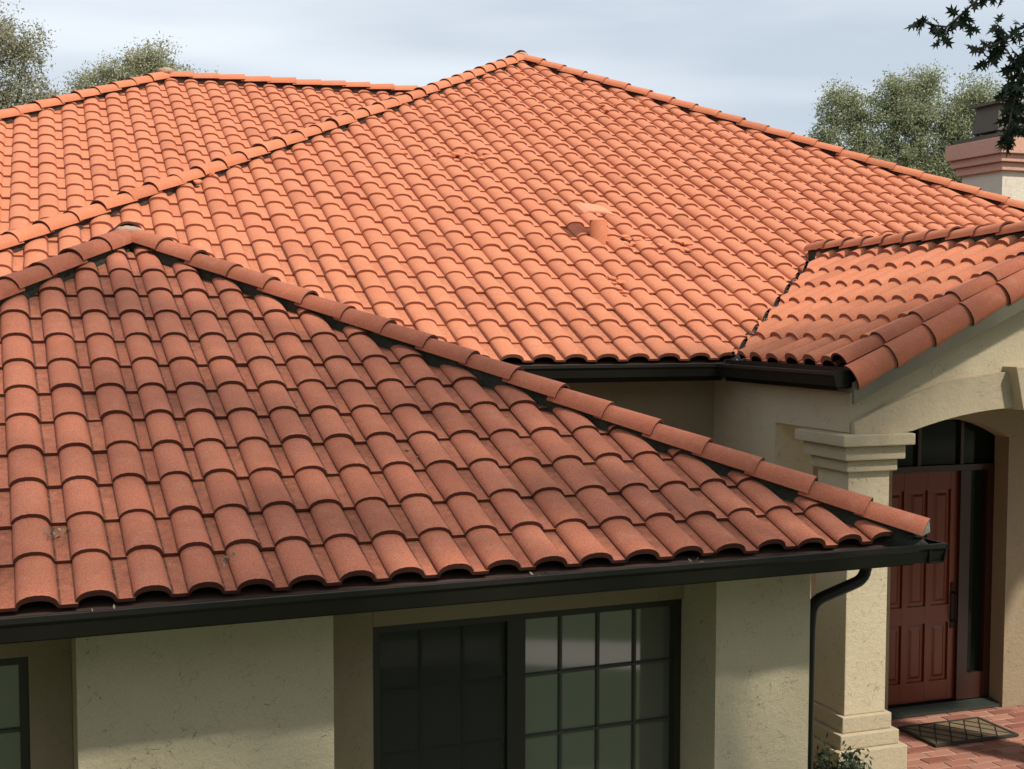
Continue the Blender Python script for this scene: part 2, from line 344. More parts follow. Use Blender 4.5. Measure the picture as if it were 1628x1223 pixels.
# portico gable roof
PXx, PSl = -YM, XM*math.cos(AM)+Zv*math.sin(AM); PNn = PXx.cross(PSl)
P0 = PM+XM*2.33
def pbed(p, run, off=0): return P0-YM*p+XM*run+Zv*(run*math.tan(AM))-PNn*(BASE+off)
PE = 2.36; RUN = 2.62
mb = MB(); r0 = pbed(-2.41, RUN, D); r1 = pbed(PE, RUN, D)
slab(mb, [pbed(.19, 0, D), pbed(PE, 0, D), r1, r0], .05)
rr0 = Vector(r0); rr1 = Vector(r1)
slab(mb, [rr0, rr1, rr1+XM*2.75-Zv*2.75*math.tan(AM), rr0+XM*2.75-Zv*2.75*math.tan(AM)-YM*2.6], .05)
portico_roof = mb.build('portico_roof', M['deck'], house, label='small gabled roof over the entry, tiles running down to the left')

# ------------------------------------------------------------------ tiles
deps = []
def bvh_of(*objs):
    V = []; Fc = []
    for o in objs:
        k = len(V); V += [tuple(v.co) for v in o.data.vertices]; Fc += [tuple(k+i for i in p.vertices) for p in o.data.polygons]
    return BVHTree.FromPolygons(V, Fc)
BV = bvh_of(front_roof, main_roof, rear_roof, portico_roof)
EYES = [CAMP, CAMP+rt*1.2, CAMP-rt*1.2, CAMP+Zv*.6]
def px(p):
    d = Vector(p)-CAMP; z = d.dot(fwd)
    if z < .5: return None
    return 825.94+FPX*d.dot(rx)/z, 637.65-FPX*d.dot(ux)/z, z
def inframe(p, m=110):
    q = px(p); return q is not None and -m < q[0] < 1628+m and -m < q[1] < 1223+m
def visible(p, n):
    q = Vector(p)+n*.14
    if not inframe(q): return False
    for e in EYES:
        d = q-e; L = d.length; hit = BV.ray_cast(e, d.normalized(), L-.02)
        if hit[0] is None: return True
    return False
cands = []
def lay(name, O, X, S, N, w, e, cols, rows, inside, clips, roof, al, dx=None, dj=None, jit=1.0, skip=()):
    for i in cols:
        x0 = i*w+(dx(i) if dx else 0); x1 = (i+1)*w+(dx(i+1) if dx else 0); sx = (x1-x0)/w
        for j in rows:
            s0 = j*e+(dj(j) if dj else 0); s1 = (j+1)*e+(dj(j+1) if dj else 0); se = (s1-s0)/e
            if (i, j) in skip: continue
            run0, run1 = s0*math.cos(al), (s1+.05)*math.cos(al)
            cor = [(x0-.13, run0), (x1-.10, run0), (x0-.13, run1), (x1-.10, run1)]
            ins = [all(f(u, v) >= 0 for f in inside) for u, v in cor]
            if not any(ins):
                mid = ((x0+x1)/2, (run0+run1)/2)
                if not all(f(*mid) >= -.02 for f in inside): continue
            c = O+X*(x0)+S*((s0+s1)/2)-N*BASE
            if not (visible(c, N) or visible(c+X*w*.7, N)): continue
            q = px(c); size = FPX**2*w*e/q[2]**2*abs((c-CAMP).normalized().dot(N))
            rz = random.gauss(0, .006)*jit; ry = random.gauss(0, .010)*jit; rxx = random.gauss(0, .004)*jit
            o = O+X*x0+S*(s0+random.gauss(0, .004)*jit)-N*(BASE-random.uniform(0, .004))
            mat = Matrix((X, S, N)).transposed().to_4x4() @ Matrix.Rotation(rz, 4, 'Z') @ Matrix.Rotation(ry, 4, 'Y') @ Matrix.Rotation(rxx, 4, 'X') @ Matrix.Diagonal(((-sx, se, 1.3, 1) if name == 'p' else (sx, se, 1, 1)))
            mat.translation = o
            cands.append(dict(w=w, e=e, mat=mat, full=all(ins), clips=clips, roof=roof, size=size, name=name))
DXN = [.064, .057, .044, .023, -.010, -.024, -.034, -.043, -.047, -.045, -.041, -.034, -.018, .007, .011, .026, .025, .029, .010]
DJN = [.046, .018, -.011, -.015, -.026, -.024, -.033, -.034, -.019, .007, .038, .051]
dxn = lambda i: DXN[i] if 0 <= i < 19 else (.064 if i < 0 else .0)
djn = lambda j: DJN[j] if 0 <= j < 12 else .055
def hipline(A, B):          # signed: >=0 on the side of C given by sign
    (ax_, ay_), (bx_, by_) = A, B
    return lambda u, v, s=1: 0
def halfplane(A, B, inside_pt):
    nx, ny = -(B[1]-A[1]), B[0]-A[0]; L = math.hypot(nx, ny); nx /= L; ny /= L
    if (inside_pt[0]-A[0])*nx+(inside_pt[1]-A[1])*ny < 0: nx, ny = -nx, -ny
    return (lambda u, v: (u-A[0])*nx+(v-A[1])*ny), (A, (nx, ny))
def world_clip(h, O, X, Y):   # vertical plane in world space
    (A, n) = h; return (O+X*A[0]+Y*A[1], (X*n[0]+Y*n[1]))
hN1 = halfplane(NA, NLc, (1, 1)); hN2 = halfplane(NA, NRc, (1, 1))
cN = [world_clip(h[1], PN, XN, YN) for h in (hN1, hN2)]
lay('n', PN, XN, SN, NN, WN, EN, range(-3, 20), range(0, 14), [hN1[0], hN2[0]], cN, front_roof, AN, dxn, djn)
hM1 = halfplane(MA, ML, (4, 5)); hM2 = halfplane(MA, (MRx, 0), (4, 5))
cM = [world_clip(h[1], PM, XM, YM) for h in (hM1, hM2)]
valley = lambda u, v: max((v-2.41), -(u-2.33-(v+.19)*1.0077), (u-4.95)-(2.41-v))*.71
DM = [-.013, -.015, -.010, -.004, .002, .012, .027]
dxm = lambda i: DM[i] if 0 <= i < 7 else (.025 if i > 6 else -.012)
# rows high on the slope: plain grid; vent and loose patch leave openings
hV = halfplane(VT, VB, (0, 1))
main_L = world_clip(hV[1], PM, XM, YM); main_L = (main_L[0]+main_L[1]*.075, main_L[1])
VENT = (2.32, 3.05)
vi = int(round(VENT[0]/WM)); vj = int(VENT[1]/math.cos(AM)/EM)
lay('m', PM, XM, SM, NM, WM, EM, range(-21, 45), range(0, 31), [hM1[0], hM2[0], valley], cM+['valley'], main_roof, AM, dxm, None, 1.2)
hB1 = halfplane((BAu, b_run), (BAu-(b_run-BV0), BV0), (BAu, BV0)); hB2 = (lambda u, v: b_run-v)
cB = [world_clip(hB1[1], PB, XB, YB), (PB+YB*(b_run), -YB)]
lay('b', PB, XB, SB, NB, WM, EM, range(-18, 22), range(int(BV0/math.cos(AM)/EM)-1, 16), [hB1[0], hB2], cB, rear_roof, AM, None, None, 1.2)
PW = .322
hP1 = (lambda u, v: v-(-u-.19)*1.0077*-1 if False else (v-((-u)+.19)*1.0077)); hP2 = (lambda u, v: RUN-v)
lay('p', P0, PXx, PSl, PNn, PW, .45, range(-8, 7), range(0, 7), [hP1, hP2, lambda u, v: 2.2-u], [(Mf(VB[0], VB[1], 0)+(XM-YM).normalized()*.065, (XM-YM*1.0077).normalized()), (P0+XM*RUN, -XM)], portico_roof, AM, lambda i: -.02, None, 1.6)
cands.sort(key=lambda c: -c['size'])
LMESH = {}
def shared_tile(w, e):
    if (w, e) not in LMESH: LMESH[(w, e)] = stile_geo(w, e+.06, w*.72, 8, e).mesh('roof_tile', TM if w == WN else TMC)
    return LMESH[(w, e)]
MASSM = {}
def clip_bm(bm, clips, inv):
    for c in clips:
        if c == 'valley': continue
        p, n = c; bmesh.ops.bisect_plane(bm, geom=bm.verts[:]+bm.edges[:]+bm.faces[:], plane_co=inv @ p, plane_no=(inv.to_3x3() @ n).normalized() if False else (inv.transposed().inverted().to_3x3() @ n).normalized(), clear_inner=True)
LIMIT = 300
mass = {}
for k, c in enumerate(cands):
    inv = c['mat'].inverted()
    if k < LIMIT:
        me = shared_tile(c['w'], c['e'])
        clips = list(c['clips'])
        if not c['full']:
            if 'valley' in clips:
                loc = c['mat'].translation-PM
                if loc.dot(YM) < 2.6 and loc.dot(XM) < 5.2: clips.append(main_L)
            me = me.copy(); bm = bmesh.new(); bm.from_mesh(me); clip_bm(bm, clips, inv)
            if len(bm.faces) == 0: bm.free(); continue
            bm.to_mesh(me); bm.free()
        o = link('roof_tile', me, c['roof']); o.matrix_basis = c['mat']
    else: mass.setdefault(c['roof'], []).append(c)
for roof, cs in mass.items():
    V = []; Fa = []; mi = []; sm = []
    for c in cs:
        src = stile_geo(c['w'], c['e']+.06, c['w']*.72, 8, c['e'])
        if c['full']: vs = [tuple(c['mat'] @ Vector(v)) for v in src.v]; fs, ms, ss = src.f, src.mi, src.sm
        else:
            clips = list(c['clips'])
            if 'valley' in clips:
                loc = c['mat'].translation-PM
                if loc.dot(YM) < 2.6 and loc.dot(XM) < 5.2: clips.append(main_L)
            me = src.mesh('tmp', TMS); bm = bmesh.new(); bm.from_mesh(me); clip_bm(bm, clips, c['mat'].inverted())
            bm.verts.index_update(); vs = [tuple(c['mat'] @ v.co) for v in bm.verts]; fs = [tuple(v.index for v in f.verts) for f in bm.faces]
            ms = [f.material_index for f in bm.faces]; ss = [f.smooth for f in bm.faces]; bm.free(); bpy.data.meshes.remove(me)
        q = len(V); V += vs; Fa += [tuple(q+i for i in f) for f in fs]; mi += ms; sm += ss
    me = bpy.data.meshes.new('roof_tiles'); me.from_pydata(V, [], Fa)
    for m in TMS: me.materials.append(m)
    me.polygons.foreach_set('material_index', mi); me.polygons.foreach_set('use_smooth', sm); me.update()
    link('roof_tile_field', me, roof, kind='stuff')
print('tiles', len(cands), {r.name: len(v) for r, v in mass.items()})

# ------------------------------------------------------------------ hip and ridge caps
CAPM = {}
def caps(A, B, roof, e=.42, w0=.27, w1=.235, h=.115, lift=.076, mort=True, end=0, first=0, upv=None, jit=1.2, mh=.105, mm='mortar'):
    """half-round caps from the low end A to the high end B of a hip (noses point to A)"""
    A = Vector(A); B = Vector(B); d = (B-A); L = d.length; d.normalize()
    U = (Zv-d*Zv.dot(d)).normalized() if upv is None else upv; X = d.cross(U).normalized()
    key = (round(e, 3), w0, w1, h, roof is front_roof)
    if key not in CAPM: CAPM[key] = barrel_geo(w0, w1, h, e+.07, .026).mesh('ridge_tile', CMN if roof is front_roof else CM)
    n = int(round((L+first)/e)); ee = (L+first)/n
    for k in range(n):
        p = A-d*first+d*(k*ee)+U*(lift+random.uniform(-.004, .006)*jit)
        if not any(inframe(p+U*.1+d*t, 320) for t in (0, .4)): continue
        m = Matrix((X, d, U)).transposed().to_4x4() @ Matrix.Rotation(random.gauss(0, .012)*jit, 4, 'Z') @ Matrix.Rotation(random.gauss(0, .03)*jit, 4, 'Y') @ Matrix.Diagonal((1, ee/e, 1, 1))
        m.translation = p; o = link('ridge_tile', CAPM[key], roof); o.matrix_basis = m
    if mort:
        mb = MB(); q = []; ns = max(2, int(L/.09))
        for k in range(ns+1):
            c = A+d*(L*k/ns); j = [random.uniform(-.018, .018) for _ in range(4)]
            q += [c-X*(.085+j[0])-U*.06, c-X*(.075+j[1])+U*(mh+j[2]*.6), c+X*(.075+j[3])+U*(mh+j[2]*.6), c+X*(.085+j[1])-U*.06]
        fs = [(4*k+i, 4*k+(i+1) % 4, 4*k+4+(i+1) % 4, 4*k+4+i) for k in range(ns) for i in range(4)]+[(0, 1, 2, 3), (4*ns+3, 4*ns+2, 4*ns+1, 4*ns)]
        mb.add(q, fs); mb.build('mortar_bed', M[mm], roof)
    return d, U, X
def lump(name, c, r, mat, parent, seed=0, sub=2, rough=.25, **k):
    rr = random.Random(seed); bm = bmesh.new(); bmesh.ops.create_icosphere(bm, subdivisions=sub, radius=1)
    for v in bm.verts:
        f = 1+rr.uniform(-rough, rough); v.co = Vector((v.co.x*r[0]*f, v.co.y*r[1]*f, v.co.z*r[2]*f))+Vector(c)
    for f in bm.faces: f.smooth = True
    me = bpy.data.meshes.new(name); bm.to_mesh(me); bm.free(); me.materials.append(mat); return link(name, me, parent, **k)
nA = nbed(*NA); nR = nbed(*NRc); nL = nbed(*NLc)
dR, uR, xR = caps(nR, nA, front_roof, .415, first=.06)
caps(nL, nA, front_roof, .42)
caps(nA+Zv*.02, nA+YN*2.3+Zv*.02, front_roof, .42, mort=False)
lump('apex_mortar', nA+Zv*.145-YN*.03, (.13, .11, .055), M['pale'], front_roof, 3, 3, .06)
# grey mortar plug at the foot of the near hip
mb = MB(); n = 10; c0 = nR-dR*.055+uR*.10
ring = [c0+xR*(-.118*math.cos(math.pi*k/n))+uR*(.108*math.sin(math.pi*k/n)) for k in range(n+1)]
tip = c0-dR*.035+uR*.03
mb.add(ring+[tip], [(i, i+1, n+1) for i in range(n)]+[(n, 0, n+1)]); mb.add([p+dR*.05 for p in ring]+ring, [(i, i+1, i+n+2, i+n+1) for i in range(n)])
mb.build('end_plug', M['greym'], front_roof)
lump('end_mortar', nR-dR*.02+uR*.0-Zv*.01, (.10, .09, .075), M['mortar'], front_roof, 8, 3, .15)
mA = mbed(*MA); mL_ = mbed(*ML); mR_ = mbed(MRx, 0)
caps(mR_, mA, main_roof, .47, lift=.062, mh=.11, mm='under', jit=1.3); caps(mL_, mA, main_roof, .45, lift=.062, mh=.11, mm='red_shade_mortar', jit=1.3)  # bed colours stand for the dark shade in the cap gaps
caps(mA+Zv*.02, mA+YM*1.0+Zv*.02, main_roof, .42, mort=False)
lump('apex_mortar', mA+Zv*.15, (.12, .12, .05), M['pale'], main_roof, 5, 3, .10)
bA = bbed(BAu, b_run); bR = bbed(2.6-bu0, b_run); bL = bbed(BAu-(b_run-BV0), BV0)
caps(bL, bA, rear_roof, .45, lift=.062, mh=.11, mm='red_shade_mortar', jit=1.3); caps(bR+Zv*.01, bA+Zv*.01, rear_roof, .46, lift=.062, mh=.11, mm='under', jit=1.3)
lump('apex_mortar', bA+Zv*.17, (.15, .14, .07), M['pale'], rear_roof, 6, 3, .12)
pA = pbed(-2.50, RUN); pB = pbed(PE, RUN)
caps(pB+Zv*.0, pA, portico_roof, .42, lift=.09)
# rake: a barrel row on the slope and a second row hanging down the gable edge
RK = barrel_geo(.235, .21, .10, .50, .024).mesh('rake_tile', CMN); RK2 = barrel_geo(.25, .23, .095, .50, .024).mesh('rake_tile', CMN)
for k in range(7):
    o_ = P0+PXx*2.14+PSl*(.445*k-.03)-PNn*(BASE-.045)
    m = Matrix((PXx, PSl, PNn)).transposed().to_4x4() @ Matrix.Rotation(random.gauss(0, .008), 4, 'Z'); m.translation = o_
    link('rake_tile', RK, portico_roof).matrix_basis = m
    ang = math.radians(74)
    m = Matrix((PXx, PSl, PNn)).transposed().to_4x4() @ Matrix.Rotation(ang, 4, 'Y') @ Matrix.Rotation(random.gauss(0, .006), 4, 'Z')
    m.translation = P0+PXx*2.275+PSl*(.445*k-.07)-PNn*(BASE+.065); link('rake_tile', RK2, portico_roof).matrix_basis = m
# valley flashing with crumbs of mortar
mb = MB(); v0 = mbed(*VB, -.0); v1 = mbed(*VT, -.0); dv = (v1-v0).normalized(); sx_ = dv.cross(Zv).normalized()
mb.sweep([(-.11, .05), (0, .004), (.11, .05), (.11, .035), (0, -.012), (-.11, .035)], v0-dv*.12, v1, sx_, dv.cross(sx_)*-1)
mb.build('valley_flashing', M['gutter'], main_roof)
mb = MB()
for k in range(70):
    c = v0+dv*random.uniform(.05, (v1-v0).length)+sx_*random.gauss(-.015, .022)+Zv*random.uniform(.02, .075); r = random.uniform(.012, .034)
    P = [c+Vector((random.uniform(-1, 1), random.uniform(-1, 1), random.uniform(-.8, .8)))*r for _ in range(5)]
    mb.add(P, [(0, 1, 2), (0, 2, 3), (0, 3, 1), (4, 2, 1), (4, 3, 2), (4, 1, 3)])
mb.build('valley_mortar', M['pale'], main_roof, kind='stuff')

# ------------------------------------------------------------------ vent on the main slope and rough mortar patches
tM = [M['tile_mass'], M['nose'], M['under']]
def mat_frame(O, X, Y, Nn): m = Matrix((X, Y, Nn)).transposed().to_4x4(); m.translation = O; return m
vo_ = mbed(2.20, 3.0)
mb = MB(); n = 16; R0 = .112
base = [vo_+XM*(R0*math.cos(2*math.pi*k/n))-YM*(R0*math.sin(2*math.pi*k/n))-Zv*.12 for k in range(n)]
topr = [p+Zv*.40 for p in base]; inr = [vo_+XM*((R0-.02)*math.cos(2*math.pi*k/n))-YM*((R0-.02)*math.sin(2*math.pi*k/n))+Zv*.28 for k in range(n)]
mb.add(base+topr, [(i, (i+1) % n, (i+1) % n+n, i+n) for i in range(n)], 0, True)
mb.add(topr+inr, [(i, (i+1) % n, (i+1) % n+n, i+n) for i in range(n)])
vent = mb.build('roof_vent', M['cap'], house, label='stubby terracotta vent pipe with a bent hood')
mb = MB(); hc = vo_+Zv*.375+YM*.04-XM*.02
hp = [(a*.86, b*.9) for a, b in [(-.27, .0), (-.25, .035), (-.18, .065), (-.02, .06), (.12, .045), (.23, .015), (.235, -.01), (.12, .015), (-.02, .03), (-.18, .035), (-.255, -.005)]]
mb.sweep(hp, hc-YM*.15-Zv*.04, hc+YM*.18+Zv*.08, XM, Zv)
t = NT('pale_terracotta'); t.base(t.mix(t.noise(t.coord(), 12, 4), (.64, .24, .13), (.68, .28, .16))); M['hood'] = t.m
mb.build('vent_hood', M['hood'], vent, bevel=.006)
def rubble(u, v, su, sv, n, seed, lo=.02, hi=.06, mat='cap', z=.09):
    rr = random.Random(seed); mb = MB()
    for _ in range(n):
        uu, vv = rr.gauss(u, su), rr.gauss(v, sv); c = mbed(uu, vv)+NM*rr.uniform(z-.05, z); r = rr.uniform(lo, hi)
        ax = Matrix.Rotation(rr.uniform(0, 6.28), 3, NM); e1 = ax @ XM; e2 = ax @ SM
        k = rr.choice([5, 6, 7]); T = [c+(e1*math.cos(6.28*i/k)*rr.uniform(.6, 1.2)+e2*math.sin(6.28*i/k)*rr.uniform(.5, 1.1))*r+NM*rr.uniform(0, r*.25) for i in range(k)]
        Bq = [p-NM*.02 for p in T]; mb.add(T+Bq, [tuple(range(k))]+[(i, (i+1) % k, (i+1) % k+k, i+k) for i in range(k)])
    mb.build('mortar_patch', M[mat], main_roof, kind='stuff')
rubble(2.66, 2.95, .16, .07, 16, 1, .03, .08); rubble(2.58, 3.0, .13, .05, 10, 2, .02, .04, 'red_shade_mortar', .06)
rubble(1.36, 5.80, .22, .10, 14, 3, .04, .09); rubble(.95, 5.85, .20, .04, 10, 14, .03, .06)
rubble(4.55, 8.55, .22, .16, 9, 4, .04, .08, 'cap', .09); rubble(1.85, 1.66, .07, .10, 16, 6, .03, .07)
rubble(-2.55, 4.5, .12, .10, 7, 7, .05, .09, 'cap', .10); rubble(3.25, 2.75, .10, .10, 5, 9, .08, .13, 'cap', .085)

# ------------------------------------------------------------------ gutters, soffits, downspout
t = NT('olive_shade_fascia'); t.base((.13, .115, .075)); t.rough(.7); M['fascia'] = t.m  # dark olive stands for the shaded soffit below the gable tiles
GP = [(-.16, 0), (-.162, -.03), (-.145, -.05), (-.128, -.13), (0, -.13), (0, -.03), (-.008, -.03), (-.008, -.12), (-.12, -.12), (-.136, -.046), (-.152, -.026), (-.152, -.008), (-.138, -.008), (-.138, .001)]
GZ = -1.552
def gutter(p0, p1, A, label=None):
    mb = MB(); mb.sweep(GP, p0, p1, A, Zv); return mb.build('gutter', M['gutter'], house, label=label)
gutter(Nf(-3.6, 0, GZ), Nf(5.938, 0, GZ), YN, 'long dark bronze gutter along the near eave')
gutter(Nf(5.80, -.156, GZ-.003), Nf(5.80, 5.0, GZ-.003), -XN)
gutter(Mf(-4.5, 0, -.475), Mf(2.36, 0, -.475), YM, 'dark bronze gutter under the main roof')
gutter(Mf(2.33, -.02, -.478), Mf(2.33, -2.27, -.478), XM, 'short gutter beside the entry gable')
mb = MB()   # end cap of the short gutter
mb.ngon_prism(lambda a, b, c: Mf(2.33+a, b, -.478+c), [(-.165, .012), (-.165, -.035), (-.132, -.135), (.0, -.135), (0, .012)], -2.286, -2.271)
mb.build('gutter_end_cap', M['gutter'], house)
mb = MB()
mb.box(Nf, -3.6, 5.79, .004, .03, -1.72, -1.585); mb.box(Nf, 5.765, 5.79, .034, 5, -1.72, -1.585)
mb.build('fascia_board', M['gutter'], house)
mb = MB(); mb.box(Nf, -3.6, 5.76, .034, 1.1, -1.715, -1.69); mb.box(Nf, 5.30, 5.76, 1.104, 5, -1.715, -1.69)
mb.build('soffit', M['fascia'], house)
mb = MB(); mb.box(Mf, -4.5, 2.30, .004, .03, -.66, -.505); mb.build('fascia_board', M['gutter'], house)
mb = MB(); mb.box(Mf, -4.5, 2.335, .034, .46, -.655, -.63); mb.box(Mf, 2.34, 2.47, -2.25, .3, -.64, -.60); mb.build('soffit', M['fascia'], house)
mb = MB()   # board behind the short gutter
mb.box(Mf, 2.334, 2.36, -2.27, -.03, -.66, -.44); mb.build('fascia_board', M['gutter'], house)
# rake board and rake soffit of the entry gable
mb = MB()
def rk(p, run, dz): return P0-YM*p+XM*run+Zv*(run*math.tan(AM)-BASE/math.cos(AM)+dz)
def rprism(p0, p1, r0_, r1_, z0, z1):
    Q = [rk(p, r, z) for p in (p0, p1) for r in (r0_, r1_) for z in (z0, z1)]
    mb.add(Q, [(0, 1, 3, 2), (4, 6, 7, 5), (0, 4, 5, 1), (2, 3, 7, 6), (0, 2, 6, 4), (1, 5, 7, 3)])
rprism(2.325, 2.355, 0, RUN, -.29, -.10); rprism(2.10, 2.322, 0, RUN, -.19, -.155)
mb.build('rake_board', M['fascia'], house)
mb = MB()
def rprism2(p0, p1, r0_, r1_, z0, z1):
    f = lambda p, r, dz: P0-YM*p+XM*r+Zv*((2*RUN-r)*math.tan(AM)-BASE/math.cos(AM)+dz)
    Q = [f(p, r, z) for p in (p0, p1) for r in (r0_, r1_) for z in (z0, z1)]
    mb.add(Q, [(0, 1, 3, 2), (4, 6, 7, 5), (0, 4, 5, 1), (2, 3, 7, 6), (0, 2, 6, 4), (1, 5, 7, 3)])
rprism2(2.325, 2.355, RUN+.003, 2*RUN, -.24, -.10); rprism2(2.10, 2.322, RUN+.003, 2*RUN, -.19, -.155)
mb.build('rake_board', M['fascia'], house)
def bez(pts, n=6):
    out = []
    P = [Vector(p) for p in pts]
    for i in range(len(P)):
        if i in (0, len(P)-1): out.append(P[i]); continue
        a = P[i]+(P[i-1]-P[i]).normalized()*min(.10, (P[i-1]-P[i]).length*.45); b = P[i]+(P[i+1]-P[i]).normalized()*min(.10, (P[i+1]-P[i]).length*.45)
        for k in range(n+1):
            s = k/n; out.append(a*(1-s)**2+P[i]*2*s*(1-s)+b*s*s)
    return out
mb = MB(); mb.tube(bez([Nf(5.85, .60, -1.68), Nf(5.85, .60, -1.93), Nf(5.375, .60, -2.07), Nf(5.355, .60, -2.26), Nf(5.355, .60, -4.8)]), .044, 12)
mb.build('downspout', M['gutter'], house, label='dark downspout that elbows back to the wall corner')

# ------------------------------------------------------------------ front wing walls
def wall(boxes, mat='stucco', fr=Nf, name='wall', bevel=0, **k):
    mb = MB()
    for b in boxes: mb.box(fr, *b)
    return mb.build(name, M[mat], house, bevel=bevel, **k)
ZG = -H-.02
wall([(.28, 1.785, .5, .94, ZG, -1.716)], label='projecting wall panel left of the big window')
wall([(4.51, 5.29, .5, 5.2, ZG, -1.716)], label='front corner pier of the near wing')
wall([(-3.4, -2.3, .5, .94, ZG, -1.716)])
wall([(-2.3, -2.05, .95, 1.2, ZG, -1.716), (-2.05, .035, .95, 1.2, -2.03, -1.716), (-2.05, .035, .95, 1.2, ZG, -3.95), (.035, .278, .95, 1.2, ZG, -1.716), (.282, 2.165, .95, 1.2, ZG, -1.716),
      (2.168, 4.507, .95, 1.2, -2.045, -1.716), (2.168, 4.507, .95, 1.2, ZG, -3.95)], 'stucco_warm_shade', label='recessed wall behind the windows')
def window(a0, a1, z0, z1, b, sashes, label, screen_first=False, rows=4, pitch=.438):
    w = thing_part = MB(); t_ = .05
    w.box(Nf, a0, a1, b, b+.12, z1-t_, z1); w.box(Nf, a0, a1, b, b+.12, z0, z0+t_); w.box(Nf, a0, a0+t_, b+.001, b+.119, z0+t_, z1-t_)
    w.box(Nf, a1-t_, a1, b+.001, b+.119, z0+t_, z1-t_)
    for s in sashes[1:]: w.box(Nf, s[0]-.06, s[0]+.075, b+.01, b+.118, z0+t_, z1-t_)
    W = w.build('window', M['frame'], house, label=label)
    for i, (s0, s1, nc) in enumerate(sashes):
        l = s0+(.075 if i else t_); r = s1-(.06 if i < len(sashes)-1 else t_)
        g = MB(); g.box(Nf, l, r, b+.085, b+.095, z0+t_, z1-t_); g.build('pane', M['glass'], W)
        scr = screen_first and i == 0
        mm = M['muntin']
        for k in range(1, nc):
            x = l+(r-l)*k/nc; m = MB(); m.box(Nf, x-.010, x+.010, b+.066, b+.084, z0+t_, z1-t_); m.build('muntin', mm, W)
        for k in range(1, rows+1):
            z = z1-.03-pitch*k
            if z < z0+.1: break
            m = MB(); m.box(Nf, l, r, b+.062, b+.084, z-.010, z+.010); m.build('muntin', mm, W)
        if scr:
            g = MB(); g.box(Nf, l+.01, r-.01, b+.035, b+.037, z0+t_, z1-t_); g.build('insect_screen', M['screen_mesh'], W)
    return W
t = NT('screen_mesh'); t.base((.03, .032, .024)); t.rough(.8)
tb = t.n('ShaderNodeBsdfTransparent'); ms = t.n('ShaderNodeMixShader'); ms.inputs[0].default_value = .5
t.l(tb.outputs[0], ms.inputs[1]); t.l(t.b.outputs[0], ms.inputs[2]); t.l(ms.outputs[0], t.t.nodes['Material Output'].inputs[0]); M['screen_mesh'] = t.m
window(2.17, 4.505, -3.948, -2.047, .98, [(2.17, 3.20, 3), (3.20, 4.505, 4)], 'wide dark-framed window, left half behind an insect screen', True)
window(-2.048, .033, -3.948, -2.032, .98, [(-2.048, -1.0, 3), (-1.0, .033, 3)], 'window cut off by the left edge, green reflection in its panes')

# ------------------------------------------------------------------ main block wall, entry portico
OPL, OPR, OPZ = 4.78, 6.42, -1.42      # doorway opening in the main wall
def arch_pts(u0, u1, z0, rise, n=14): return [(u0+(u1-u0)*k/n, z0+rise*(1-(2*k/n-1)**2)) for k in range(n+1)]
mb = MB(); mb.box(Mf, -4.4, OPL, .45, .70, ZG, -.655)
ap = arch_pts(OPL, OPR, OPZ, .235)
for i in range(len(ap)-1):
    (x0, z0), (x1, z1) = ap[i], ap[i+1]
    P = [Mf(x, v, z) for v in (.45, .70) for x, z in ((x0, z0), (x1, z1), (x1, -.655), (x0, -.655))]
    mb.add(P, [(0, 1, 2, 3), (4, 7, 6, 5), (0, 4, 5, 1), (3, 2, 6, 7)])
mb.box(Mf, OPR, 9.5, .45, .70, ZG, -.655)
mb.build('wall', M['stucco_warm_shade'], house, label='main wall round the arched doorway')  # eave shade is put into this darker stucco
mb = MB(); L6 = [(-.83, ZG), (.449, ZG), (.449, -.645), (-1.665, -.645), (-1.665, -1.04), (-.83, -1.04)]
P = [Mf(2.46, v, z) for v, z in L6]+[Mf(2.90, v, z) for v, z in L6]
mb.add(P, [(0, 1, 2, 3, 4, 5), (11, 10, 9, 8, 7, 6)]+[(i, (i+1) % 6, (i+1) % 6+6, i+6) for i in range(6)])
mb.build('wall', M['stucco'], house, label='side wall of the entry under the short gutter')
# gable wall with its arch
mb = MB(); N_ = 24
def inner(u): return -.845-.12*(u-4.35)**2
def outer(u): return -.503-.126*(u-4.35)**2
def rakez(u): return (-.365-BASE/math.cos(AM)-.16+(u-2.33)*math.tan(AM)) if u <= 4.95 else (-.365-BASE/math.cos(AM)-.16+(2*4.95-2.33-u)*math.tan(AM))
us = sorted([2.46+(7.3-2.46)*k/40 for k in range(41)]+[3.05, 5.65, 4.95])
for x0, x1 in zip(us[:-1], us[1:]):
    if x1-x0 < 1e-6: continue
    b0 = inner(x0) if 3.05 <= (x0+x1)/2 <= 5.65 else -1.04; b1 = inner(x1) if 3.05 <= (x0+x1)/2 <= 5.65 else -1.04
    P = [Mf(x, v, z) for v in (-2.1, -1.665) for x, z in ((x0, b0), (x1, b1), (x1, rakez(x1)), (x0, rakez(x0)))]
    mb.add(P, [(0, 1, 2, 3), (4, 7, 6, 5), (0, 4, 5, 1), (3, 2, 6, 7)])
mb.add([Mf(2.46, v, z) for v in (-2.1, -1.665) for z in (-1.04, rakez(2.46))], [(0, 1, 3, 2)])
mb.build('gable_wall', M['stucco'], house)
mb = MB()
us = [2.475+(6.225-2.475)*k/36 for k in range(37)]
for x0, x1 in zip(us[:-1], us[1:]):
    bb = lambda x: inner(x)+.002 if 3.05 <= x <= 5.65 else -1.045
    P = [Mf(x, v, z) for v in (-2.165, -2.102) for x, z in ((x0, bb(x0)), (x1, bb(x1)), (x1, outer(x1)), (x0, outer(x0)))]
    mb.add(P, [(0, 1, 2, 3), (0, 4, 5, 1), (3, 2, 6, 7)])
    if x0 == us[0]: mb.add([P[0], P[3], P[7], P[4]], [(0, 1, 2, 3)])
arch = mb.build('arch_band', M['cast'], house, label='smooth cast stone band round the entry arch')
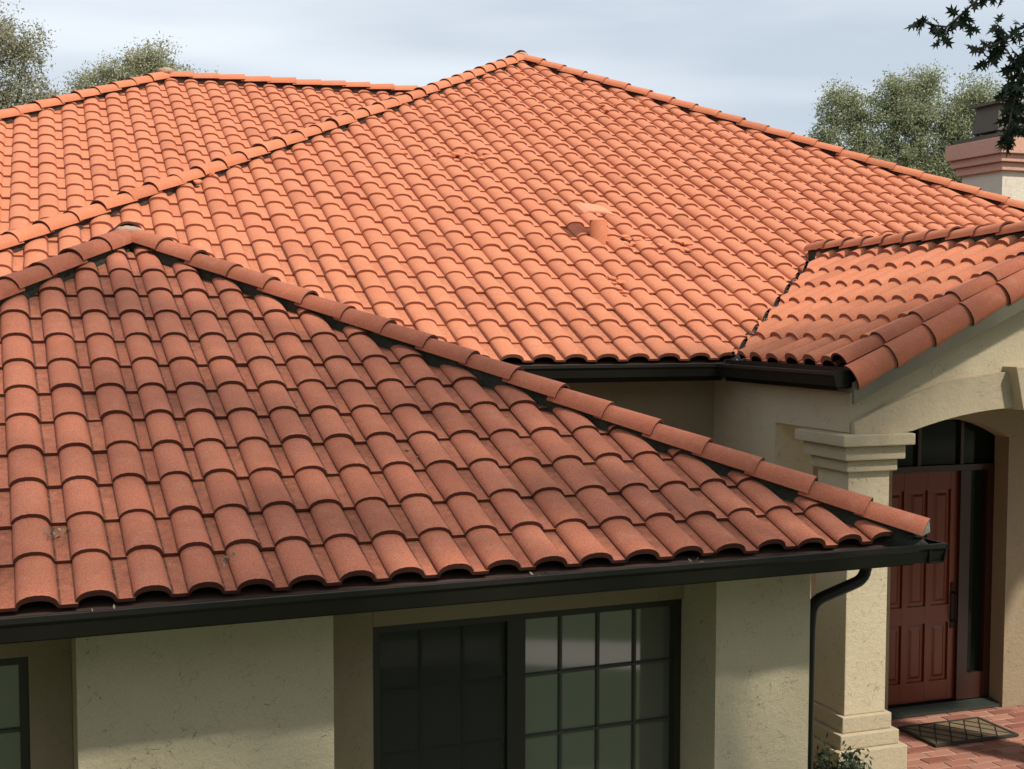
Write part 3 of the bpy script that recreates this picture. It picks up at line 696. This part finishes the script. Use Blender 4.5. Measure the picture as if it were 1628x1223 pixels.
mb = MB(); mb.ngon_prism(lambda a, b, c: Mf(a, b, c), [(4.235, -.862), (4.14, -.455), (4.60, -.455), (4.50, -.862)], -2.29, -2.04)
mb.build('keystone', M['cast'], arch, bevel=.008)
wall([(2.92, 5.9, -1.66, .44, -.86, -.80)], 'stucco_warm_shade', Mf, 'porch_ceiling')
def column(u, label):
    def bx(e, z0, z1, mat, name, par, bev=.012):
        mb = MB(); mb.box(lambda a, b, c: Mf(a, b, c), u-e, u+.44+e, -2.1-e, -1.6+e, z0, z1); return mb.build(name, M[mat], par, bevel=bev)
    sh = bx(0, -3.64, -1.392, 'stucco', 'column', house, .008); sh['label'] = label
    for e, z0, z1 in ((.16, -1.150, -1.046), (.10, -1.282, -1.152), (.05, -1.392, -1.284)): bx(e, z0, z1, 'cast', 'capital_slab', sh)
    for e, z0, z1 in ((.045, -3.79, -3.642), (.095, -3.925, -3.792), (.15, -4.70, -3.927)): bx(e, z0, z1, 'cast', 'base_slab', sh)
column(2.46, 'square stucco column left of the front door'); column(5.80, 'square stucco column right of the front door')

# door set
DV = .74; DL, DR, DT, DB = 4.80, 5.93, -1.83, -4.62
mb = MB()
for a0, a1, z0, z1 in ((4.70, DL-.003, DB, -1.2), (DR+.003, 6.08, DB, DT), (6.32, 6.60, DB, DT), (6.081, 6.319, DB, -4.30), (DL, 6.60, DT+.003, DT+.075)): mb.box(Mf, a0, a1, DV-.05, DV+.08, z0, z1)
mb.build('door_frame', M['door_dark'], house)
mb = MB(); mb.box(Mf, DL, DR, DV+.03, DV+.06, DB+.01, DT)
xs = [DL, DL+.10]; pw = (DR-DL-.10*2-.075*2)/3
cols_ = []; x = DL+.10
for k in range(3): cols_.append((x, x+pw)); x += pw+.075
stiles = [(DL, DL+.10), (cols_[0][1], cols_[1][0]), (cols_[1][1], cols_[2][0]), (DR-.10, DR)]
for a0, a1 in stiles: mb.box(Mf, a0, a1, DV, DV+.029, DB+.01, DT)
for a0, a1 in cols_:
    for z0, z1 in ((DB+.01, -4.37), (-3.66, -3.45), (-2.05, DT)): mb.box(Mf, a0+.001, a1-.001, DV+.002, DV+.029, z0, z1)
door = mb.build('door', M['door'], house, label='reddish mahogany front door with tall panels above short ones')
for a0, a1 in cols_:
    for z0, z1 in ((-4.37, -3.66), (-3.45, -2.05)):
        mb = MB(); i = .045
        P = [Mf(a, v, z) for (a, z, v) in ((a0+.004, z0+.004, DV+.026), (a1-.004, z0+.004, DV+.026), (a1-.004, z1-.004, DV+.026), (a0+.004, z1-.004, DV+.026),
             (a0+i, z0+i, DV+.024), (a1-i, z0+i, DV+.024), (a1-i, z1-i, DV+.024), (a0+i, z1-i, DV+.024), (a0+i+.03, z0+i+.03, DV+.006), (a1-i-.03, z0+i+.03, DV+.006), (a1-i-.03, z1-i-.03, DV+.006), (a0+i+.03, z1-i-.03, DV+.006))]
        mb.add(P, [(k+q, k+(q+1) % 4, k+4+(q+1) % 4, k+4+q) for k in (0, 4) for q in range(4)]+[(8, 9, 10, 11)])
        mb.build('door_panel', M['door'], door)
mb = MB(); mb.box(Mf, DR-.075, DR-.03, DV-.012, DV-.001, -3.74, -3.18); mb.tube(bez([Mf(DR-.052, DV-.01, -3.30), Mf(DR-.052, DV-.07, -3.32), Mf(DR-.052, DV-.07, -3.62), Mf(DR-.052, DV-.01, -3.66)]), .011, 8)
mb.build('door_handle', M['iron'], door)
mb = MB(); mb.box(Mf, 6.082, 6.318, DV+.01, DV+.02, -4.297, DT-.003); mb.build('sidelight_pane', M['glass_dim'], house)
for x0, x1 in ((4.80, 5.32), (5.37, 5.93), (5.98, 6.58)):
    tr = MB(); tr.box(Mf, x0, x1, DV+.02, DV+.03, DT+.08, -1.15); tr.build('transom_pane', M['glass_dim'], house)
mb = MB()
for x0, x1 in ((5.323, 5.367), (5.933, 5.977)):
    mb = MB(); mb.box(Mf, x0, x1, DV-.03, DV+.05, DT+.077, -1.15); mb.build('transom_bar', M['door_dark'], house)
mb = MB(); mb.box(Mf, 4.5, 6.9, DV+.1, DV+.14, ZG, -.7); mb.build('hall_wall', M['dark'], house)
mb = MB()
for k in range(4): mb.box(Mf, 4.70, 6.55, DV-.26+.05*k, DV-.216+.05*k, -4.69, -4.655+.010*k)
mb.build('threshold', M['thresh'], house)

# chimney
CP = Vector((16.13, 18.75, H)); CU, CVv = (CP-Vector((PM.x, PM.y, H))).dot(XM), (CP-Vector((PM.x, PM.y, H))).dot(YM)
def Cf(a, b, c): return Mf(CU+a, CVv+b, c)
mb = MB(); mb.box(Cf, .22, 1.9, .22, 1.32, -1.5, 2.63); ch = mb.build('chimney', M['chim'], house, label='sunlit chimney with stepped salmon crown')
for e, z0, z1 in ((0, 2.915, 3.20), (.07, 2.775, 2.912), (.14, 2.63, 2.772)):
    mb = MB(); mb.box(Cf, e, 2.12-e, e, 1.54-e, z0, z1); mb.build('crown_band', M['salmon'], ch, bevel=.012)
mb = MB(); mb.box(Cf, .10, 2.0, .08, 1.44, 3.203, 3.29); mb.build('crown_slab', M['cowl'], ch)
mb = MB()
def frus(x0, x1, y0, y1, z0, z1, s):
    P = [Cf(x0, y0, z0), Cf(x1, y0, z0), Cf(x1, y1, z0), Cf(x0, y1, z0), Cf(x0+s, y0+s, z1), Cf(x1-s, y0+s, z1), Cf(x1-s, y1-s, z1), Cf(x0+s, y1-s, z1)]
    mb.add(P, [(0, 1, 5, 4), (1, 2, 6, 5), (2, 3, 7, 6), (3, 0, 4, 7), (4, 5, 6, 7), (3, 2, 1, 0)])
frus(.18, 1.1, .32, 1.02, 3.36, 3.83, .05); mb.box(Cf, .14, 1.14, .28, 1.06, 3.833, 3.88)
for x, y in ((.22, .36), (1.02, .36), (.22, .94), (1.02, .94)): mb.box(Cf, x, x+.05, y, y+.05, 3.291, 3.36)
mb.build('chimney_cowl', M['cowl'], ch)

# ------------------------------------------------------------------ ground, porch paving, path
mb = MB(); mb.add([(-300, -200, 0), (300, -200, 0), (300, 400, 0), (-300, 400, 0)], [(0, 1, 2, 3)]); mb.build('lawn', M['lawn'], None, False, kind='structure')
def road(name, pts, mat):
    mb = MB(); n = len(pts)//2
    mb.add([(x, y, .006) for x, y in pts], [(0, 1, 2, 3)] if n == 2 else [(i, i+1, n+i+1, n+i) for i in range(n-1)]); return mb.build(name, M[mat], None, False, kind='structure')
road('path', [(.5, -.9), (6.2, -.1), (9.4, 2.0), (16, 5.6), (.7, -2.3), (6.6, -1.5), (10.2, .8), (16.4, 4.3)], 'concrete')
road('driveway', [(-12, -14), (40, -9), (41, -16), (-12, -21)], 'concrete')
FZ = -4.69
mb = MB(); mb.box(Mf, 2.2, 9.4, -4.6, .69, -4.82, FZ-.014); porch = mb.build('porch_floor', M['grout'], None, kind='structure')
PVW, PVH = .33, .165; k = 0
PVM = [MB() for _ in range(5)]
pm = []
for q in range(5):
    mb = MB(); j = lambda: random.uniform(-.006, .006)
    T = [(0+j()+.006, .006+j()), (PVW-.012+j(), .006+j()), (PVW-.012+j(), PVH-.012+j()), (.006+j(), PVH-.012+j())]
    P = [(x, y, 0) for x, y in T]+[(x+(.006 if i in (0, 3) else -.006), y+(.006 if i < 2 else -.006), .007) for i, (x, y) in enumerate(T)]
    mb.add(P, [(4, 5, 6, 7), (0, 1, 5, 4), (1, 2, 6, 5), (2, 3, 7, 6), (3, 0, 4, 7)]); pm.append(mb.mesh('paver', [M['paver']]))
row = 0; v = -1.9
while v < .44:
    u = 3.0-(row % 2)*PVW/2
    while u < 7.6:
        p = Mf(u, v, FZ-.013)
        if inframe(p, 70):
            o = link('paver', random.choice(pm), porch); o.matrix_basis = mat_frame(p+Zv*random.uniform(-.002, .003), XM, YM, Zv) @ Matrix.Rotation(random.gauss(0, .008), 4, 'Z')
        u += PVW
    v += PVH; row += 1

# doormat
mt = thing('doormat', Mf(5.27, -.18, FZ+.003), 'tan woven doormat with dark diamond lattice before the front door', 'doormat')
MO = FZ+.004
mb = MB(); mb.box(Mf, 4.74, 5.80, -.49, .13, MO, MO+.018); mb.build('mat_field', M['mat'], mt)
mb = MB()
for b in ((4.71, 5.83, -.52, -.485), (4.71, 5.83, .125, .16), (4.71, 4.745, -.484, .124), (5.795, 5.83, -.484, .124)): mb.box(Mf, *b, MO, MO+.026)
mb.build('mat_border', M['matdark'], mt)
mb = MB()
def seg(u0, v0, u1, v1):
    a, b = Mf(u0, v0, MO+.02), Mf(u1, v1, MO+.02); mb.tube([a, b], .007, 5)
W0, W1, V0, V1 = 4.76, 5.78, -.47, .11; st = .204; h_ = V1-V0
for k in range(-3, 6):
    for s in (1, -1):
        x0 = W0+k*st; x1 = x0+h_*.72
        if s < 0: x0, x1 = x1, x0
        t0, t1 = 0., 1.
        dx = x1-x0
        for lim, sg in ((W0, 1), (W1, -1)):
            fa = (x0-lim)*sg; fb = (x1-lim)*sg
            if fa < 0 and fb < 0: t0 = 2; break
            if fa < 0: t0 = max(t0, fa/(fa-fb))
            if fb < 0: t1 = min(t1, fa/(fa-fb))
        if t0 < t1: seg(x0+dx*t0, V0+h_*t0, x0+dx*t1, V0+h_*t1)
mb.build('mat_lattice', M['matdark'], mt)

# ------------------------------------------------------------------ vegetation
def leaf_quads(mb, C, size, r, flat=0):
    """rhombic leaves at points C"""
    n = len(C); d = r.normal(size=(n, 3)); d[:, 2] -= .3; d /= np.linalg.norm(d, axis=1)[:, None]
    e = r.normal(size=(n, 3)); e -= d*(e*d).sum(1)[:, None]; e /= np.linalg.norm(e, axis=1)[:, None]
    s = (size*r.uniform(.6, 1.3, n))[:, None]
    P = np.stack([C, C+d*s*.5+e*s*.22, C+d*s, C+d*s*.5-e*s*.22], 1).reshape(-1, 3)
    k = len(mb.v); mb.v += [tuple(x) for x in P]; F = [(k+4*i, k+4*i+1, k+4*i+2, k+4*i+3) for i in range(n)]
    mb.f += F; mb.mi += [0]*n; mb.sm += [False]*n
def tree(loc, blobs, n_leaf, size, mat, label, seed, trunk_r=.3, fork=.55, clump=.32, name='tree', cat='tree', group=None, per=60, shell=.55):
    """blobs: (x, y, z, rx, ry, rz) relative to the foot"""
    r = np.random.default_rng(seed); T = thing(name, loc, label, cat, group)
    L = Vector(loc); wood_ = MB(); zt = min(b[2]-b[5]*.3 for b in blobs)
    foot = L; top = L+Vector((0, 0, zt*fork)); wood_.tube([foot, foot*.5+top*.5+Vector((.1, .05, 0)), top], [trunk_r, trunk_r*.8, trunk_r*.6], 10)
    leaf = MB(); tot = sum(b[3]*b[5] for b in blobs)
    for b in blobs:
        c = L+Vector(b[:3]); R_ = np.array(b[3:])
        mid = top*.5+c*.5+Vector(tuple(r.normal(0, .25, 3))); wood_.tube([top, mid, c], [trunk_r*.42, trunk_r*.25, trunk_r*.12], 7)
        nl = int(n_leaf*b[3]*b[5]/tot); nc = max(6, nl//per)
        U = r.normal(size=(nc, 3)); U /= np.linalg.norm(U, axis=1)[:, None]; rad = r.uniform(0, 1, nc)**shell
        CC = np.array(c)+U*R_*rad[:, None]
        for q in CC[::4]:
            wood_.tube([c, Vector(tuple((np.array(c)+q)/2+r.normal(0, .12, 3))), Vector(tuple(q))], [trunk_r*.10, trunk_r*.05, trunk_r*.02], 4, cap=False)
        for q in CC:
            m = max(8, int(per*r.uniform(.4, 1.6))); cs = clump*r.uniform(.6, 1.3)
            leaf_quads(leaf, q+r.normal(size=(m, 3))*cs*np.array([1, 1, .8]), size, r)
    wood_.build('trunk', M['bark'], T, False); leaf.build('crown', M[mat], T, False)
    return T
def at(p): return Vector((p[0], p[1], 0))
# left tree (about 49 m off)
def rel(base, px_, py_, Dd):      # helper for blob placement: a point of the real tree, given as distance and bearing
    return None
tree((-1.2, 48.6, .75), [(.3, 0, 13.6, 1.0, 1.2, 1.2), (1.3, 0, 13.2, .75, 1, 1.1), (-1.1, .3, 13.6, 1.4, 1.4, 1.7), (.4, .3, 11.4, 1.7, 1.6, 1.5), (1.9, 0, 11.2, .95, 1.2, 1.3), (-1.8, 0, 11.3, 1.8, 1.6, 2), (.9, 0, 9.6, 2.0, 2, 1.4), (-1, .5, 9, 2.6, 2, 1.6)],
     62000, .115, 'leaf_grey', 'tall dark grey-green tree at the left edge behind the rear roof', 21, .3, clump=.21)
tree((4.2, 52.7, .3), [(.1, 0, 14.2, .75, 1, .7), (.5, .2, 14.2, 1.1, 1.1, .95), (-1.0, 0, 13.5, 1.0, 1, .9), (.2, 0, 12.9, 1.7, 1.6, 1.2), (-1.9, .1, 13.2, .75, .8, .6), (1.9, 0, 13.6, .9, 1, .55), (2.6, 0, 12.9, 1.2, 1, .9), (3.6, .1, 13.0, .9, .8, .6), (4.6, .1, 12.6, .9, .8, .5), (-.8, 0, 11.6, 2, 1.6, 1.4), (1.8, 0, 11.4, 2.2, 1.6, 1.3)],
     56000, .115, 'leaf_olive', 'sparse olive tree peeping over the left roof peak', 22, .25, clump=.22)
tree((35.1, 46.4, -.3), [(-2.9, 1.1, 14.4, .8, .9, .75), (-3.4, 1.2, 12.6, .7, .9, .7), (-3.2, 1.2, 13.4, .5, .8, .5), (-2.0, .8, 13.6, .9, 1, 1.1), (-.6, .3, 14.6, .85, 1, .8), (.6, -.2, 14.9, .9, 1, .85), (.1, 0, 13.6, 1.6, 1.4, 1.3), (-1.6, .6, 12.0, 1.5, 1.4, 1.2), (.2, 0, 11.8, 1.8, 1.5, 1.6), (-.4, 0, 10.4, 3.0, 1.8, 1.3)],
     66000, .125, 'leaf_green', 'airy pale green tree beyond the right hip, its left-hand crown full of gaps', 23, .3, clump=.20)
tree((38.3, 45.3, -.3), [(-.6, .2, 14.5, .9, 1, .85), (.7, 0, 13.9, 1.0, 1, .9), (-.1, 0, 13.2, 1.5, 1.2, 1.1), (-1.6, .3, 13.2, .8, .9, .9), (-1.4, .3, 11.8, 1.1, 1, 1.1), (1.9, -.5, 12.9, .9, 1, .8), (.3, 0, 11.6, 1.9, 1.4, 1.3), (0, 0, 10.2, 2.4, 1.4, 1.2), (3.2, -1, 13.2, 1.1, 1, .8)],
     60000, .125, 'leaf_green', 'pale green tree right behind the chimney', 24, .28, clump=.24)

# the big oak beside the camera: trunk and canopy stand outside the picture, low twigs hang into its top right corner
oak = thing('oak_tree', (9.6, 1.2, 0), 'dark leafy oak branch hanging into the top right corner', 'tree')
wd = MB(); r = np.random.default_rng(5)
F0 = Vector((9.6, 1.2, 0)); K = Vector((9.3, 2.0, 5.6)); Hh = Vector((0, 0, H))
wd.tube([F0, F0+Vector((.05, .1, 1.6)), Vector((9.5, 1.7, 3.8)), K], [.36, .29, .25, .21], 12)
# canopy clumps stand where they throw the shade seen on the near roof, its eave and the entry gable
CL = []
for tx, ty, tz, ra, rb_, rc_ in ((-1.2, 9.6, -.6, 1.6, 1.3, .7), (-.9, 8.0, -1.3, 1.6, 1.0, .6), (.6, 11.2, .2, 1.5, 1.2, .7), (1.2, 9.6, -.6, 1.7, 1.3, .8), (1.3, 8.3, -1.2, 1.6, .9, .6), (3.1, 10.0, -.5, 1.6, 1.3, .8), (3.4, 8.4, -1.1, 1.6, .9, .7),
                            (5.0, 8.7, -1.2, 1.5, 1.1, .7), (7.3, 9.9, -.2, 1.3, 1.0, .5), (6.6, 11.4, -.3, 1.4, .8, .5), (.8, 8.0, -2.2, .9, .7, .5)):
    q = (6.1-tz)/SUN.z; CL.append(((tx+SUN.x*q, ty+SUN.y*q, 6.1+H+.25*math.sin(tx*3+ty)), (ra, rb_, rc_)))
lf = MB()
for c, R_ in CL:
    c = Vector(c); wd.tube([K, K*.5+c*.5+Vector((0, 0, .5)), c], [.13, .09, .04], 8)
    nc = int(60*R_[0]*R_[1]/4)+4; U = r.normal(size=(nc, 3)); U /= np.linalg.norm(U, axis=1)[:, None]
    CC = np.array(c)+U*np.array(R_)*(r.uniform(0, 1, nc)**.5)[:, None]
    for q in CC[::3]: wd.tube([c, Vector(tuple((np.array(c)+q)/2+r.normal(0, .15, 3))), Vector(tuple(q))], [.035, .02, .008], 5, cap=False)
    for q in CC: leaf_quads(lf, q+r.normal(size=(36, 3))*np.array([.42, .42, .22]), .19, r)
# low bough and twigs that enter the picture
def twz(p): return Vector(p)+Hh
ent = Vector((6.6, 5.35, 2.35+H))
wd.tube([K, Vector((8.6, 3.6, 8.0)), Vector((7.6, 4.6, 7.75)), ent], [.10, .07, .045, .022], 8)
TW = [([(5.19, 6.2, 1.98), (5.16, 6.2, 1.84), (5.07, 6.24, 1.75), (4.98, 6.27, 1.67), (4.90, 6.3, 1.68), (4.82, 6.34, 1.72)], 17), ([(4.98, 6.27, 1.67), (4.95, 6.28, 1.58)], 5), ([(5.07, 6.24, 1.75), (5.12, 6.22, 1.67)], 4), ([(5.19, 6.2, 1.90), (5.27, 6.16, 1.82)], 5),
      ([(5.44, 6.1, 1.72), (5.32, 6.14, 1.61), (5.22, 6.17, 1.56), (5.14, 6.21, 1.55)], 11), ([(5.32, 6.14, 1.61), (5.25, 6.18, 1.70)], 6), ([(5.30, 6.14, 1.59), (5.18, 6.19, 1.47)], 7),
      ([(5.48, 6.09, 1.66), (5.40, 6.11, 1.50), (5.35, 6.11, 1.30), (5.31, 6.11, 1.12), (5.29, 6.11, .98)], 46), ([(5.42, 6.11, 1.56), (5.33, 6.12, 1.44)], 12), ([(5.37, 6.11, 1.36), (5.27, 6.14, 1.28)], 10), ([(5.45, 6.08, 1.45), (5.44, 6.06, 1.22), (5.40, 6.05, 1.08)], 34), ([(5.52, 6.05, 1.60), (5.50, 6.03, 1.35), (5.47, 6.0, 1.15)], 30)]
wd.tube([ent, Vector((5.9, 5.85, 2.2+H)), twz((5.19, 6.2, 1.98))], [.02, .014, .009], 6, cap=False)
wd.tube([ent, Vector((6.0, 5.8, 1.95+H)), twz((5.48, 6.09, 1.70))], [.02, .014, .010], 6, cap=False)
wd.tube([Vector((6.0, 5.8, 1.95+H)), twz((5.52, 6.05, 1.62))], [.012, .009], 6, cap=False)
OL = [(0, 0), (.07, .20), (.36, .16), (.12, .32), (.50, .50), (.14, .54), (.36, .86), (.10, .76), (0, 1.1), (-.10, .76), (-.34, .84), (-.14, .54), (-.48, .52), (-.12, .31), (-.35, .17), (-.07, .20)]
near_leaf = MB()
def oakleaf(p, d, sz):
    d = d.normalized(); a = d.cross(Vector(tuple(r.normal(size=3)))).normalized(); nn = d.cross(a)
    P = [p+a*(x*sz)+d*(y*sz)+nn*(sz*(.16*abs(x)*2-.18*y*y)) for x, y in OL]; P.append(p+d*(.5*sz)-nn*(.03*sz)); k = len(OL)
    near_leaf.add(P, [(i, (i+1) % k, k) for i in range(k)])
for pts, nl in TW:
    P = [twz(p) for p in pts]; wd.tube(P, [.007]*(len(P)-1)+[.003], 5, cap=False)
    nl = int(nl*2.1)
    for i in range(nl):
        s = (i+r.uniform(.2, .9))/nl*(len(P)-1); k = min(int(s), len(P)-2); q = P[k].lerp(P[k+1], s-k)
        d = Vector(tuple(r.normal(size=3)))+(P[k+1]-P[k]).normalized()*.8+Vector((0, 0, -.7))
        oakleaf(q, d, r.uniform(.06, .10)*1.0)
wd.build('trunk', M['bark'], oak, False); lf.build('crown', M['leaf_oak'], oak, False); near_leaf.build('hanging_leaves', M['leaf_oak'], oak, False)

# unseen trees added round the lawn to darken low sky and close window views
for k, (x, y, hh, lab) in enumerate(((-15, -9, 10.5, 'broad unseen tree added at the far left of the front lawn'), (-6, -19, 11.5, 'round unseen tree added across the driveway, left one'), (4.5, -21, 12.5, 'tallest unseen tree added across the driveway'), (15, -20, 11.5, 'round unseen tree added across the driveway, right one'), (-17, 3, 9.5, 'low unseen tree added beside the left boundary'), (26, -19, 11, 'unseen tree added at the driveway entrance'))):
    tree((x, y, 0), [(0, 0, hh*.98, 4.6, 4.6, hh*.4), (3.4, .4, hh*.75, 4, 3.5, hh*.4), (-3.4, -.3, hh*.75, 4, 3.5, hh*.4), (0, 0, hh*.4, 5.5, 4, hh*.3)], 10000, .5, 'leaf_oak', lab, 40+k, .3, clump=.55, group='unseen trees added to darken the low sky')

# shrub at the foot of the column
sb = thing('shrub', Mf(2.02, -2.70, -H), 'small dark green shrub at the foot of the entry column', 'shrub')
wd = MB(); lf = MB(); c0 = Mf(2.02, -2.70, -H); r = np.random.default_rng(11)
for k in range(95):
    a = r.uniform(0, 6.28); q = r.uniform(.05, .40); h = r.uniform(.66, 1.16)*(1-.35*(q/.40)**2)
    tip = c0+Vector((math.cos(a)*q, math.sin(a)*q, h)); mid = c0.lerp(tip, .5)+Vector((0, 0, .06))
    wd.tube([c0+Vector((math.cos(a)*q*.15, math.sin(a)*q*.15, 0)), mid, tip], [.008, .005, .002], 4, cap=False)
    for s in np.linspace(.35, 1.05, 16):
        p = np.array(mid.lerp(tip, (s-.5)*2) if s > .5 else c0.lerp(mid, s*2)); leaf_quads(lf, p+r.normal(size=(4, 3))*.028, .06, r)
wd.build('stems', M['bark'], sb, False); lf.build('foliage', M['leaf_shrub'], sb, False)

# dry leaves and grit caught on the near roof and in the gutter
mb = MB(); r = np.random.default_rng(3)
sp = [(Nf(u, -.03, GZ-.02), .03, 5) for u in (.35, 2.9, 3.0, 4.05)]+[(nbed(.18, .65)+NN*.06, .06, 30), (nbed(1.14, .32)+NN*.03, .045, 30), (nbed(2.6, 1.4)+NN*.03, .05, 10), (nbed(1.9, 2.2)+NN*.03, .05, 9), (nbed(4.2, .6)+NN*.03, .04, 8), (nbed(4.65, 1.05)+NN*.06, .03, 4), (nbed(-.15, .9)+NN*.05, .05, 8), (nbed(3.0, .4)+NN*.04, .03, 4)]
for c, s, n in sp: leaf_quads(mb, np.array(c)+r.normal(size=(n, 3))*s*np.array([1, .6, .3]), .035, r)
t = NT('dry_leaf'); t.base(t.mix(t.n('ShaderNodeNewGeometry').outputs['Random Per Island'], (.10, .08, .05), (.42, .38, .28))); mb.build('dry_leaves', t.m, front_roof, False, kind='stuff')

for o in bpy.data.objects:
    if '_loc' in o: del o['_loc']
bpy.context.view_layer.update()
